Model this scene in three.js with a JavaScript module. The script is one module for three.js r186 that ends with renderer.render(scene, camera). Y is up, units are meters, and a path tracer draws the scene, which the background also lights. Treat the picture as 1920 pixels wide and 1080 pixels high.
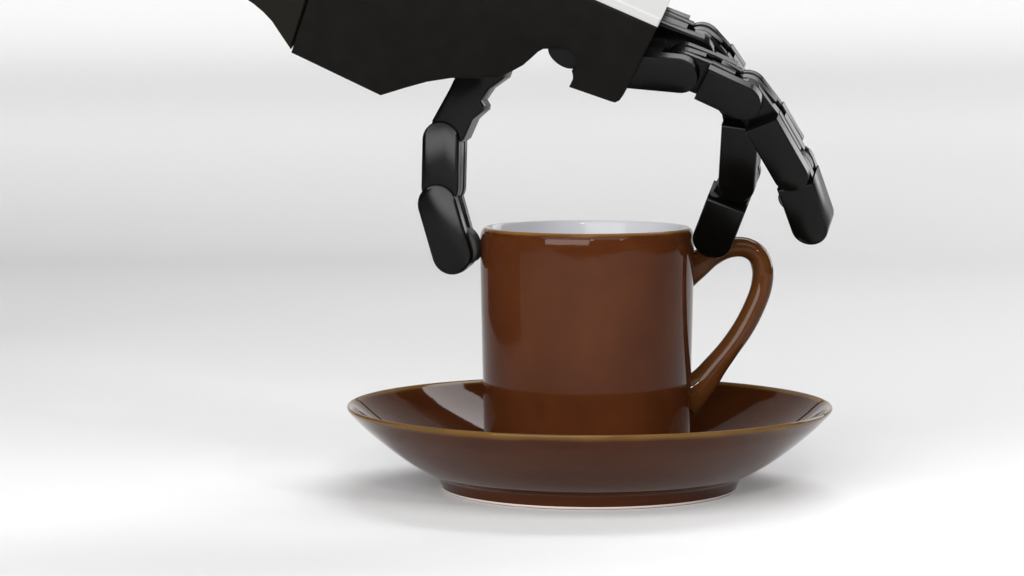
import * as THREE from 'three';
import { RectAreaLightUniformsLib } from 'three/addons/lights/RectAreaLightUniformsLib.js';
import { mergeGeometries, mergeVertices, toCreasedNormals } from 'three/addons/utils/BufferGeometryUtils.js';
import { createNoise3D } from 'simplex-noise';

// ---------------------------------------------------------------- camera
const W = 1920, H = 1080, FOCAL = 6000;                 // photograph size and focal length in its pixels
const PITCH = 4.9 * Math.PI / 180;
const scene = new THREE.Scene();
scene.background = new THREE.Color(0x000000);           // studio: no sky, lamps only
const camera = new THREE.PerspectiveCamera(2 * Math.atan(H / 2 / FOCAL) * 180 / Math.PI, W / H, 0.05, 20);
camera.position.set(-0.0239, 0.1463, 0.9821);
camera.rotation.set(-PITCH, 0, 0);
camera.updateMatrixWorld(true);
const renderer = new THREE.WebGLRenderer({ antialias: true });
renderer.setSize(1024, 576);
renderer.toneMapping = THREE.LinearToneMapping;
renderer.toneMappingExposure = 1.04;
renderer.shadowMap.enabled = true;
RectAreaLightUniformsLib.init();

// ---------------------------------------------------------------- lamps (all stand outside the frame)
const glossBlack = new THREE.MeshStandardMaterial({ color: new THREE.Color().setRGB(0.02, 0.02, 0.02), roughness: 0.6 });
function softbox(name, label, pos, target, w, h, power, tint) {
  const g = new THREE.Group(); g.name = name; scene.add(g);
  g.userData = { label, category: 'softbox' };
  g.position.set(...pos); g.lookAt(new THREE.Vector3(...target));     // +z of a group looks at the target
  const glow = new THREE.MeshStandardMaterial({ color: 0xffffff, emissive: new THREE.Color().setRGB(...tint), emissiveIntensity: 0.1 * power, roughness: 0.9 });
  const diff = new THREE.Mesh(new THREE.BoxGeometry(w, h, 0.004), glow); diff.name = 'diffuser'; g.add(diff);
  const hoodShape = new THREE.CylinderGeometry(0.06, Math.SQRT1_2 * 1.0, Math.min(0.22, 0.6 * h), 4, 1, true);
  hoodShape.rotateY(Math.PI / 4); hoodShape.rotateX(-Math.PI / 2); hoodShape.scale(w, h, 1); hoodShape.translate(0, 0, -Math.min(0.11, 0.3 * h) - 0.003);
  const hood = new THREE.Mesh(hoodShape, glossBlack); hood.name = 'hood'; g.add(hood);
  const lamp = new THREE.RectAreaLight(new THREE.Color().setRGB(...tint), power, w, h);
  lamp.position.set(0, 0, 0.006); lamp.rotation.y = Math.PI; lamp.name = 'light';    // a RectAreaLight shines along its own -z
  g.add(lamp);
  for (const m of [hood]) { m.castShadow = true; m.receiveShadow = true; }
  return g;
}
softbox('softbox', 'upright softbox standing behind the cup on the handle side', [1.32, 0.60, -1.10], [0.03, 0.10, 0.60], 0.75, 0.98, 4.4, [1, 1, 1]);
softbox('softbox_001', 'wide unseen softbox added high behind the hand to brighten the finger backs', [0.38, 1.38, -0.82], [0.05, 0.60, 0.60], 1.3, 0.5, 5.8, [1, 1, 1]);  // added lamp, out of view: puts a sheen on the finger backs
softbox('softbox_002', 'very large unseen softbox added well behind the camera to lift the backdrop', [-1.1, 0.80, 2.4], [-0.25, 0.05, -0.60], 2.4, 1.1, 9.0, [1, 1, 1]);  // added panel, out of view: makes the sweep brighten as it curves up
softbox('softbox_003', 'unseen softbox added low over the table to brighten its front', [-0.08, 0.62, 0.56], [-0.10, 0.0, 0.20], 1.3, 0.4, 1.8, [1, 1, 1]);  // added lamp, out of view: lifts the front of the table
softbox('softbox_004', 'long narrow unseen strip softbox added to brighten the upper backdrop', [-0.15, 0.31, -1.16], [-0.15, 0.15, -1.33], 1.6, 0.05, 2.2, [1, 1, 1]);  // added strip, out of view: lightens the backdrop towards the top
function bareBulb(name, label, pos, candela) {
  const g = new THREE.Group(); g.name = name; scene.add(g); g.position.set(...pos); g.userData = { label, category: 'lamp' };
  const bulb = new THREE.Mesh(new THREE.SphereGeometry(0.02, 32, 20), new THREE.MeshStandardMaterial({ color: 0xffffff, emissive: 0xffffff, emissiveIntensity: 1 })); bulb.name = 'bulb'; g.add(bulb);
  const cap = new THREE.Mesh(new THREE.LatheGeometry([[0.014, 0.034], [0.019, 0.038], [0.019, 0.075], [0.012, 0.082], [0.0001, 0.082]].map(p => new THREE.Vector2(...p)), 24), glossBlack); cap.name = 'socket'; g.add(cap);
  const l = new THREE.PointLight(0xffffff, candela, 0, 2); l.castShadow = true; l.shadow.radius = 1.5; l.name = 'light'; g.add(l);
}
bareBulb('lamp', 'small bare bulb hanging above the camera', [0.08, 0.50, 1.02], 0.5);
bareBulb('lamp_001', 'small bare bulb hanging off to the handle side of the camera', [0.64, 0.48, 0.86], 0.5);

// ---------------------------------------------------------------- helpers
const noise = (() => { let s = 1234567; return createNoise3D(() => (s = (s * 16807) % 2147483647) / 2147483647); })();
const V = (x, y, z) => new THREE.Vector3(x, y, z);
const rgb = (r, g, b) => new THREE.Color().setRGB(r, g, b);
function mesh(name, geo, mat, parent) { const m = new THREE.Mesh(geo, mat); m.name = name; m.castShadow = m.receiveShadow = true; parent.add(m); return m; }
function thing(name, label, category) { const g = new THREE.Group(); g.name = name; g.userData = { label, category }; scene.add(g); return g; }
function noiseTexture(n, cells, lo, hi, colour) {       // tileable-enough grain: two octaves of noise
  const d = new Uint8Array(n * n * 4);
  for (let y = 0; y < n; y++) for (let x = 0; x < n; x++) {
    const a = x / n * Math.PI * 2, v = y / n * cells, c = cells / (2 * Math.PI);
    let t = 0, amp = 0.6, f = 1;
    for (let o = 0; o < 3; o++) { t += amp * noise(Math.cos(a) * c * f, Math.sin(a) * c * f, v * f); amp *= 0.5; f *= 2.3; }
    t = Math.min(1, Math.max(0, 0.5 + 0.5 * t));
    const k = (y * n + x) * 4, q = Math.round(255 * (lo + (hi - lo) * t));
    d[k] = d[k + 1] = d[k + 2] = q; d[k + 3] = 255;
  }
  const t = new THREE.DataTexture(d, n, n); t.magFilter = THREE.LinearFilter; t.minFilter = THREE.LinearMipmapLinearFilter; t.generateMipmaps = true;
  t.wrapS = t.wrapT = THREE.RepeatWrapping; if (colour) t.colorSpace = THREE.SRGBColorSpace; t.needsUpdate = true;
  return t;
}
// pixel of the photograph -> ray; the distance comes from the plane that the piece lies in
function ray(px, py) { return V((px - W / 2) / FOCAL, -(py - H / 2) / FOCAL, -1).applyQuaternion(camera.quaternion); }
function onPlane(px, py, point, normal) {
  const d = ray(px, py), t = point.clone().sub(camera.position).dot(normal) / d.dot(normal);
  return camera.position.clone().addScaledVector(d, t);
}
function resample(points, n, closed = false) { return new THREE.CatmullRomCurve3(points.map(p => V(p[0], p[1], 0)), closed, 'centripetal').getPoints(n).map(p => new THREE.Vector2(p.x, p.y)); }

// ---------------------------------------------------------------- white sweep: table top curving up into the backdrop
{
  const front = 0.80, start = -0.93, R = 0.46, top = 1.5, half = 0.9, thick = 0.004;
  const line = [[front, 0]];
  for (let i = 1; i <= 40; i++) line.push([front + (start - front) * i / 40, 0]);
  for (let i = 1; i <= 40; i++) { const a = i / 40 * Math.PI / 2; line.push([start - R * Math.sin(a), R * (1 - Math.cos(a))]); }
  line.push([start - R, top]);
  const pos = [], uv = [], idx = []; let s = 0;
  const nx = 2;
  const row = (pts, flip) => {
    const base = pos.length / 3; s = 0;
    pts.forEach((p, i) => {
      if (i) s += Math.hypot(p[0] - pts[i - 1][0], p[1] - pts[i - 1][1]);
      for (let k = 0; k < nx; k++) { const x = -half + 2 * half * k / (nx - 1); pos.push(x, p[1], p[0]); uv.push(x, s); }
      if (i) { const a = base + (i - 1) * nx, b = base + i * nx; flip ? idx.push(a, b, a + 1, b, b + 1, a + 1) : idx.push(a, a + 1, b, b, a + 1, b + 1); }
    });
  };
  row(line, false);
  row(line.map(([z, y], i) => { const a = Math.max(0, Math.min(1, (i - 40) / 40)) * Math.PI / 2; return [z - thick * Math.sin(a), y - thick * Math.cos(a)]; }), true);
  const g = new THREE.BufferGeometry();
  g.setAttribute('position', new THREE.Float32BufferAttribute(pos, 3)); g.setAttribute('uv', new THREE.Float32BufferAttribute(uv, 2)); g.setIndex(idx); g.computeVertexNormals();
  const grain = noiseTexture(512, 40, 0, 1, false); grain.repeat.set(6, 6);
  const mat = new THREE.MeshPhysicalMaterial({ color: rgb(0.80, 0.80, 0.80), roughness: 0.85, specularIntensity: 0.22, bumpMap: grain, bumpScale: 0.00003 });
  const m = mesh('backdrop', g, mat, scene); m.userData = { kind: 'structure', label: 'seamless white paper sweep under and behind the saucer', category: 'backdrop' };
}

// unseen black card, added so that the cup mirrors a dark edge
{
  const t = thing('added_black_card', 'unseen matt black card added on the thumb side to darken the cup edge', 'card');
  t.position.set(-0.38, 0.0005, -0.13);
  const card = new THREE.BoxGeometry(0.004, 0.08, 0.46); card.translate(0, 0.04, 0);
  mesh('board', card, glossBlack, t);
  for (const z of [-0.2, 0.2]) { const f = new THREE.BoxGeometry(0.06, 0.006, 0.012); f.translate(-0.033, 0.003, z); mesh('stand', f, glossBlack, t); }
}

// ---------------------------------------------------------------- glazes
const glazeGrain = noiseTexture(512, 5, 0.86, 1, true); glazeGrain.repeat.set(2, 1);
const glazeWave = noiseTexture(512, 7, 0, 1, false);
const glaze = new THREE.MeshPhysicalMaterial({ vertexColors: true, roughness: 0.045, ior: 1.52, specularIntensity: 0.22, map: glazeGrain, bumpMap: glazeWave, bumpScale: 0.000015 });
const whiteGlaze = new THREE.MeshPhysicalMaterial({ color: rgb(0.48, 0.48, 0.505), roughness: 0.1, ior: 1.5, specularIntensity: 0.22 });
const bareClay = new THREE.MeshStandardMaterial({ color: rgb(0.60, 0.53, 0.49), roughness: 0.75 });
const BROWN = [0.064, 0.0180, 0.0056], OCHRE = [0.17, 0.088, 0.022];
// solid of revolution; edge(r, h, angle) in 0..1 says how thin the glaze has run there (it breaks to ochre on the edges)
function turned(profile, edge, depth = 1, seg = 192) {
  const g = new THREE.LatheGeometry(profile, seg), p = g.attributes.position, c = new Float32Array(p.count * 3);
  for (let i = 0; i < p.count; i++) {
    const x = p.getX(i), y = p.getY(i), z = p.getZ(i), r = Math.hypot(x, z), a = Math.atan2(z, x);
    const n = noise(Math.cos(a) * 4, Math.sin(a) * 4, y * 160), t = Math.max(0, Math.min(1, edge(r, y, a) + (edge(r, y, a) > 0 ? 0.22 * n : 0)));
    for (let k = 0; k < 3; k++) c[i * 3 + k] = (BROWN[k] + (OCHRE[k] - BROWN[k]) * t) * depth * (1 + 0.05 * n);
  }
  g.setAttribute('color', new THREE.BufferAttribute(c, 3));
  return g;
}
const v2 = (pts) => pts.map(p => new THREE.Vector2(p[0], p[1]));

// ---------------------------------------------------------------- saucer
const SAUCER_FLOOR = 0.0068;
{
  const t = thing('saucer', 'brown glazed saucer with a thin ochre rim under the cup', 'saucer');
  // outside: foot, shoulder, flared wall up to the rim
  const under = resample([[0.04565, 0.0010], [0.0460, 0.0020], [0.0467, 0.0034], [0.0474, 0.0044], [0.0485, 0.0051], [0.0512, 0.0064], [0.0560, 0.0092], [0.0610, 0.0127], [0.0660, 0.0167], [0.0705, 0.0207], [0.0735, 0.0238]], 90);
  const rim = resample([[0.0735, 0.0238], [0.0744, 0.0248], [0.0748, 0.0256], [0.0745, 0.0262], [0.0737, 0.0261], [0.0728, 0.0255]], 30);
  const dish = resample([[0.0728, 0.0255], [0.0690, 0.0222], [0.0640, 0.0183], [0.0580, 0.0143], [0.0520, 0.0109], [0.0460, 0.0084], [0.0410, 0.0072], [0.0370, SAUCER_FLOOR], [0.0345, SAUCER_FLOOR - 0.0002], [0.0200, SAUCER_FLOOR - 0.0002], [0.00001, SAUCER_FLOOR - 0.0002]], 110);
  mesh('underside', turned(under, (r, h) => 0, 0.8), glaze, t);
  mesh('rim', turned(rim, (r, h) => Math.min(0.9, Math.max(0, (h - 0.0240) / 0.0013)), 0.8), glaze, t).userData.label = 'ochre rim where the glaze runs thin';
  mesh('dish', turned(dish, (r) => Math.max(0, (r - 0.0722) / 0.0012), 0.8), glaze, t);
  mesh('foot_ring', new THREE.LatheGeometry(v2([[0.0405, 0.0030], [0.0410, 0.0006], [0.0418, 0.0001], [0.0440, 0.0001], [0.0450, 0.0002], [0.0455, 0.0005], [0.04565, 0.0010]]), 160), bareClay, t).userData.label = 'bare pale clay foot ring';
  mesh('base', new THREE.LatheGeometry(v2([[0.00001, 0.0028], [0.0405, 0.0030]]), 96), bareClay, t);
}

// ---------------------------------------------------------------- cup
{
  const t = thing('coffee_cup', 'brown glazed straight-sided coffee cup with white inside on the saucer', 'cup');
  const cx = -0.0008; t.position.set(cx, SAUCER_FLOOR, 0);
  const TOP = 0.0742;
  const wall = resample([[0.0292, 0.0004], [0.0306, 0.0008], [0.0315, 0.0020], [0.0317, 0.0045], [0.0320, 0.0200], [0.0324, 0.0400], [0.0328, 0.0600], [0.03292, TOP - 0.0048], [0.03288, TOP - 0.0032], [0.0327, TOP - 0.0018], [0.0324, TOP - 0.0010]], 120);
  const lip = resample([[0.0324, TOP - 0.0010], [0.0321, TOP - 0.0005], [0.0317, TOP - 0.0001], [0.0313, TOP]], 20);
  const inside = resample([[0.0313, TOP], [0.0311, TOP - 0.0002], [0.0308, TOP - 0.0012], [0.0305, TOP - 0.0040], [0.0293, 0.0500], [0.0290, 0.0200], [0.0284, 0.0080], [0.0260, 0.0048], [0.0200, 0.0040], [0.00001, 0.0038]], 100);
  mesh('wall', turned(wall, (r, h) => 0), glaze, t);
  mesh('lip', turned(lip, (r, h) => Math.max(0, (h - (TOP - 0.0010)) / 0.0007)), glaze, t).userData.label = 'ochre lip where the glaze runs thin';
  mesh('inside', new THREE.LatheGeometry(inside, 160), whiteGlaze, t).userData.label = 'glossy white glazed inside';
  mesh('base', new THREE.LatheGeometry(v2([[0.00001, 0.0006], [0.0280, 0.0006], [0.0286, 0.0001], [0.0292, 0.0004]]), 96), bareClay, t);
  // handle: a loop in a plane through the cup's axis, turned a little away from the camera
  const turn = 6 * Math.PI / 180;
  const toCup = (px, py) => { const q = onPlane(px, py, V(0, 0, -0.003), V(0, 0, 1)); return V((q.x - cx) / Math.cos(turn), q.y - SAUCER_FLOOR, 0); };
  //  centre line pixel, half thickness in the loop's plane (px), half width across it (px)
  const loop = [[1280, 508, 38, 21], [1306, 496, 28, 20], [1335, 479, 21, 20], [1366, 466, 19, 21], [1398, 465, 19, 22], [1421, 479, 19.5, 23], [1431, 506, 20, 23], [1429, 538, 20, 23], [1416, 575, 20, 23], [1394, 617, 20, 22], [1367, 655, 20, 22], [1340, 689, 23, 22], [1318, 717, 28, 23], [1298, 735, 35, 25], [1280, 748, 40, 26]];
  const cl = new THREE.CatmullRomCurve3(loop.map(p => toCup(p[0], p[1])), false, 'centripetal'), half = new THREE.CatmullRomCurve3(loop.map(p => V(p[2], p[3], 0)), false, 'catmullrom', 0.5);
  const N = 140, M = 36, pos = [], uv = [], idx = [], S = 1 / 6067;
  for (let i = 0; i <= N; i++) {
    const u = i / N, c = cl.getPoint(u), d = cl.getTangent(u), w = half.getPoint(u), a = w.x * S, b = w.y * S;
    const n = V(-d.y, d.x, 0).normalize();
    for (let j = 0; j <= M; j++) {
      const th = j / M * Math.PI * 2, p = c.clone().addScaledVector(n, a * Math.cos(th)); p.z += b * Math.sin(th);
      pos.push(p.x, p.y, p.z); uv.push(u, j / M);
      if (i && j) { const o = (i - 1) * (M + 1) + j, q = i * (M + 1) + j; idx.push(o - 1, q - 1, o, q - 1, q, o); }
    }
  }
  const g = new THREE.BufferGeometry(); g.setAttribute('position', new THREE.Float32BufferAttribute(pos, 3)); g.setAttribute('uv', new THREE.Float32BufferAttribute(uv, 2)); g.setIndex(idx); g.computeVertexNormals();
  const nn = g.attributes.normal;
  for (let i = 0; i <= N; i++) { const o = i * (M + 1), q = o + M; const m = V(nn.getX(o) + nn.getX(q), nn.getY(o) + nn.getY(q), nn.getZ(o) + nn.getZ(q)).normalize(); nn.setXYZ(o, m.x, m.y, m.z); nn.setXYZ(q, m.x, m.y, m.z); }
  const col = new Float32Array(pos.length);
  for (let i = 0; i < pos.length; i += 3) { const n = noise(pos[i] * 90, pos[i + 1] * 90, pos[i + 2] * 90); for (let k = 0; k < 3; k++) col[i + k] = (BROWN[k] + (OCHRE[k] - BROWN[k]) * 0.12) * (1 + 0.06 * n); }
  g.setAttribute('color', new THREE.BufferAttribute(col, 3)); g.rotateY(turn);
  mesh('handle', g, glaze, t);
}

// ---------------------------------------------------------------- robot hand
// The hand is turned: its sides face down and towards the camera, so a direction ACROSS runs from the near side to the far side of every finger.
{
  const hand = thing('robot_hand', 'black jointed robot hand with pale back cover holding the cup from above', 'robot hand');
  const grain = noiseTexture(256, 60, 0, 1, false);
  const plastic = (r, g, b, rough, bump, spec = 0.25) => new THREE.MeshPhysicalMaterial({ color: rgb(r, g, b), roughness: rough, ior: 1.5, specularIntensity: spec, bumpMap: grain, bumpScale: bump });
  const palmMat = plastic(0.0062, 0.0054, 0.0045, 0.6, 0.00002, 0.13), wristMat = plastic(0.0085, 0.0076, 0.006, 0.6, 0.00002, 0.15);
  const fingerMat = plastic(0.0014, 0.0014, 0.0012, 0.27, 0.000012, 0.32), bossMat = plastic(0.004, 0.004, 0.004, 0.6, 0.00001), padMat = plastic(0.030, 0.029, 0.028, 0.5, 0.00003);
  palmMat.map = noiseTexture(256, 9, 0.80, 1, true); palmMat.map.repeat.set(12, 12);
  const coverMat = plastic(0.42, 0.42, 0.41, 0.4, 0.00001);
  // a working plane: its normal N looks at the camera's side, u right-ish, v up-ish, origin o
  function plane(across, o) {
    const A = across.clone().normalize(), N = A.clone().negate(), u = V(0, 1, 0).cross(N).normalize(), v = N.clone().cross(u);
    const m = new THREE.Matrix4().makeBasis(u, v, N).setPosition(o);
    return { A, m, at(px, py) { const q = onPlane(px, py, o, N).sub(o); return new THREE.Vector2(q.dot(u), q.dot(v)); } };
  }
  // prism of an outline between two depths (metres behind the plane), its edges rounded
  function slab(pl, outline, from, to, bevel = 0.0005, steps = 3) {
    const sh = outline instanceof THREE.Shape ? outline : new THREE.Shape(outline);
    const g0 = new THREE.ExtrudeGeometry(sh, { depth: to - from - 2 * bevel, bevelEnabled: bevel > 0, bevelThickness: bevel, bevelSize: bevel, bevelOffset: -bevel, bevelSegments: steps, curveSegments: 20 });
    g0.translate(0, 0, -to + bevel); g0.applyMatrix4(pl.m);
    return toCreasedNormals(g0, 0.6);
  }
  const ACROSS = V(0.25, 0.45, -0.857);
  const knuckle = onPlane(1180, 137, V(0, 0, 0.058), V(0, 0, 1));
  const near = plane(ACROSS, knuckle);

  // ---- palm: front outline traced on its own plane, 48 mm across
  const palmPlane = plane(ACROSS, knuckle.clone().addScaledVector(near.A, -0.0016));
  const P = (list) => list.map(([x, y]) => palmPlane.at(x, y));
  const palmOutline = [[545, 100], [713, 180.5], [760, 166], [800, 155], [845, 148], [890, 148], [935, 146], [958, 136], [980, 124], [996, 110], [1008, 99], [1018, 93.5], [1028, 93], [1040, 90], [1056, 90], [1068, 96], [1077, 106], [1081, 118], [1078, 131], [1071, 135],
    [1073, 142], [1073, 150], [1067, 163], [1066, 164.5], [1145, 192], [1153, 194], [1161, 190], [1168, 180], [1180, 158], [1232, 53], [1113, 1], [640, -200], [600, -80], [577, 0]];
  mesh('palm', slab(palmPlane, P(palmOutline), 0, 0.048, 0.0007), palmMat, hand);
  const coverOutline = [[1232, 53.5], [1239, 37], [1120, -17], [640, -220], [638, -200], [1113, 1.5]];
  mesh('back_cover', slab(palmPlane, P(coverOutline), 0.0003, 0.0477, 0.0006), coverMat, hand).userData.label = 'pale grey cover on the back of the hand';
  const wristOutline = [[542, 98], [524, 72], [506, 45], [490, 28], [471, 12], [451, -1], [415, -22], [370, -44], [300, -75], [150, -145], [235, -380], [500, -320], [637, -202], [597, -81], [573, 1]];
  mesh('wrist', slab(palmPlane, P(wristOutline), 0.0012, 0.046, 0.0009), wristMat, hand).userData.label = 'dark olive wrist and forearm shell';
  const bossShape = new THREE.Shape(); { const c = palmPlane.at(1053, 111); bossShape.absellipse(c.x, c.y, 0.0052, 0.0034, 0, Math.PI * 2, false, -0.75); }
  mesh('pivot_boss', slab(palmPlane, bossShape, 0.002, 0.02, 0.0004), bossMat, hand);

  // ---- fingers: [proximal end, centre of the rounded distal end, thickness px]
  const S = 1 / 6067, WID = 0.0118;
  function phalanxShape(a, b, r, round0, x0 = 0) {        // outline from a to the round end about b
    const d = b.clone().sub(a).normalize(), n = new THREE.Vector2(-d.y, d.x), pts = [], s = a.clone().addScaledVector(d, x0);
    const ang = Math.atan2(d.y, d.x);
    for (let i = 0; i <= 18; i++) { const t = ang - Math.PI / 2 + Math.PI * i / 18; pts.push(new THREE.Vector2(b.x + r * Math.cos(t), b.y + r * Math.sin(t))); }
    if (round0) for (let i = 0; i <= 18; i++) { const t = ang + Math.PI / 2 + Math.PI * i / 18; pts.push(new THREE.Vector2(s.x + r * Math.cos(t), s.y + r * Math.sin(t))); }
    else pts.push(s.clone().addScaledVector(n, r), s.clone().addScaledVector(n, -r));
    return pts;
  }
  function bar(a, b, lo, hi, n) { return [a.clone().addScaledVector(n, lo), b.clone().addScaledVector(n, lo), b.clone().addScaledVector(n, hi), a.clone().addScaledVector(n, hi)]; }
  function finger(name, label, pl, links, pads) {
    const f = new THREE.Group(); f.name = name; if (label) f.userData.label = label; hand.add(f);
    const L = links.map(([ax, ay, bx, by, th]) => ({ a: pl.at(ax, ay), b: pl.at(bx, by), r: th * S / 2 }));
    L.forEach((k, i) => {
      const d = k.b.clone().sub(k.a).normalize(), n = new THREE.Vector2(-d.y, d.x), prev = L[i - 1], last = i === L.length - 1, parts = [];
      const along = (x) => k.a.clone().addScaledVector(d, x), len = k.b.distanceTo(k.a);
      // near cheek rounded at the far end of the link, far cheek reaching back round the joint before, tongue between them
      const z1 = 0.27 * WID, zs = 0.54 * WID, z2 = 0.76 * WID, e = 0.0001, lo = -k.r * 0.96, hi = k.r * 0.996;
      const xs = last ? 0 : len - k.r * 0.98, xf = last ? 0 : len - k.r * 0.72, xc = len - k.r * 1.06, slot = prev ? k.r * 0.5 : 0.0002;
      if (last) {
        parts.push(slab(pl, phalanxShape(k.a, k.b, k.r), 0, WID, 0.0008, 4));
      } else {
        parts.push(slab(pl, phalanxShape(k.a, k.b, k.r), 0, z1 + 0.0008, 0.0007, 4));
        parts.push(slab(pl, bar(along(0.0002), along(xs), lo, hi, n), z1 - e, zs, 0.0002, 2));
        parts.push(slab(pl, bar(along(slot), along(xf), lo, hi, n), zs - e, z2 + e, 0.0002, 2));
        parts.push(slab(pl, bar(along(0.0002), along(xc), lo, hi, n), z2 - e, WID, 0.0004, 3));
      }
      if (prev) {
        const r = prev.r;
        parts.push(slab(pl, phalanxShape(along(k.r * 0.4), prev.b, r * 0.96), z1 + 0.0003, zs, 0.0002, 2));
        parts.push(slab(pl, phalanxShape(along(-k.r * 0.25), prev.b, r * 0.96), zs - e, z2 - 0.0003, 0.0002, 2));
        parts.push(slab(pl, phalanxShape(along(k.r * 0.7), prev.b, Math.min(r, k.r) * 0.99), z2, WID, 0.0007, 4));
      }
      mesh('phalanx', mergeGeometries(parts.map(p => { p.deleteAttribute('uv'); const c = p.attributes.position.count, u = new Float32Array(c * 2); for (let j = 0; j < c; j++) { u[j * 2] = p.attributes.position.getX(j) * 8; u[j * 2 + 1] = p.attributes.position.getY(j) * 8 + p.attributes.position.getZ(j) * 5; } p.setAttribute('uv', new THREE.BufferAttribute(u, 2)); return p; })), fingerMat, f);
    });
    for (const [px, py, rx, ry, ang] of pads || []) {
      const sh = new THREE.Shape(), c = pl.at(px, py); sh.absellipse(c.x, c.y, rx * S, ry * S, 0, Math.PI * 2, false, ang);
      mesh('grip_pad', slab(pl, sh, 0.2 * WID, 0.8 * WID, 0.0012, 4), padMat, f);
    }
    return f;
  }
  finger('index_finger', 'outstretched finger curving past the cup handle', near,
    [[1140, 132, 1272, 144, 68], [1314, 159, 1391, 195, 67], [1426, 236, 1482, 333, 64], [1489, 351, 1517, 431, 66]], [[1466, 388, 16, 9, -1.2]]);
  const far = plane(ACROSS, knuckle.clone().addScaledVector(near.A, 0.0225));
  finger('middle_finger', 'finger pressing the cup wall above the handle', far,
    [[1195, 62, 1304, 104, 66], [1330, 128, 1376, 196, 66], [1387, 240, 1380, 350, 68], [1361, 386, 1335, 453, 75]], [[1337, 384, 18, 9, -1.2]]);

  // ---- thumb on the other side of the cup: pill-shaped links, its grip side seen obliquely
  const thumb = plane(V(0.30, 0.03, -0.953), onPlane(850, 300, V(0, 0, 0.010), V(0, 0, 1)));
  const tg = new THREE.Group(); tg.name = 'thumb'; tg.userData.label = 'thumb pressing the cup wall opposite the handle'; hand.add(tg);
  const T = (x, y) => thumb.at(x, y);
  const withUv = (p) => { const c = p.attributes.position.count, u = new Float32Array(c * 2); for (let j = 0; j < c; j++) { u[j * 2] = p.attributes.position.getX(j) * 8; u[j * 2 + 1] = p.attributes.position.getY(j) * 8 + p.attributes.position.getZ(j) * 5; } p.setAttribute('uv', new THREE.BufferAttribute(u, 2)); return p; };
  const merged = (a) => mergeGeometries(a.map(withUv));
  mesh('phalanx', merged([
    slab(thumb, [T(903, 20), T(870, 100), T(838, 168), T(806, 226), T(800, 262), T(830, 290), T(866, 262), T(882, 226), T(902, 208), T(903, 200), T(897, 190), T(912, 168), T(940, 148), T(985, 20)], 0.0018, 0.0098, 0.0007),
  ]), fingerMat, tg);
  mesh('phalanx', merged([
    slab(thumb, phalanxShape(T(824, 264), T(822, 352), 36 * S, true), 0.0006, 0.0036, 0.0008, 4),
    slab(thumb, phalanxShape(T(826, 268), T(824, 352), 33 * S, true), 0.0036, 0.0066, 0.0004, 2),
    slab(thumb, phalanxShape(T(824, 264), T(822, 352), 36 * S, true), 0.0066, 0.0098, 0.0008, 4),
  ]), fingerMat, tg);
  mesh('phalanx', merged([
    slab(thumb, phalanxShape(T(819, 384), T(846, 477), 38 * S, true), -0.0004, 0.0036, 0.0008, 4),
    slab(thumb, phalanxShape(T(823, 420), T(846, 474), 36 * S, true), 0.0036, 0.0068, 0.0004, 2),
    slab(thumb, phalanxShape(T(819, 384), T(844, 474), 37 * S, true), 0.0068, 0.0098, 0.0008, 4),
  ]), fingerMat, tg);
  const pad = new THREE.Shape(); { const c = T(868, 462); pad.absellipse(c.x, c.y, 20 * S, 33 * S, 0, Math.PI * 2, false, 0.3); }
  mesh('grip_pad', slab(thumb, pad, 0.0026, 0.0092, 0.0014, 4), padMat, tg);
}

renderer.render(scene, camera);
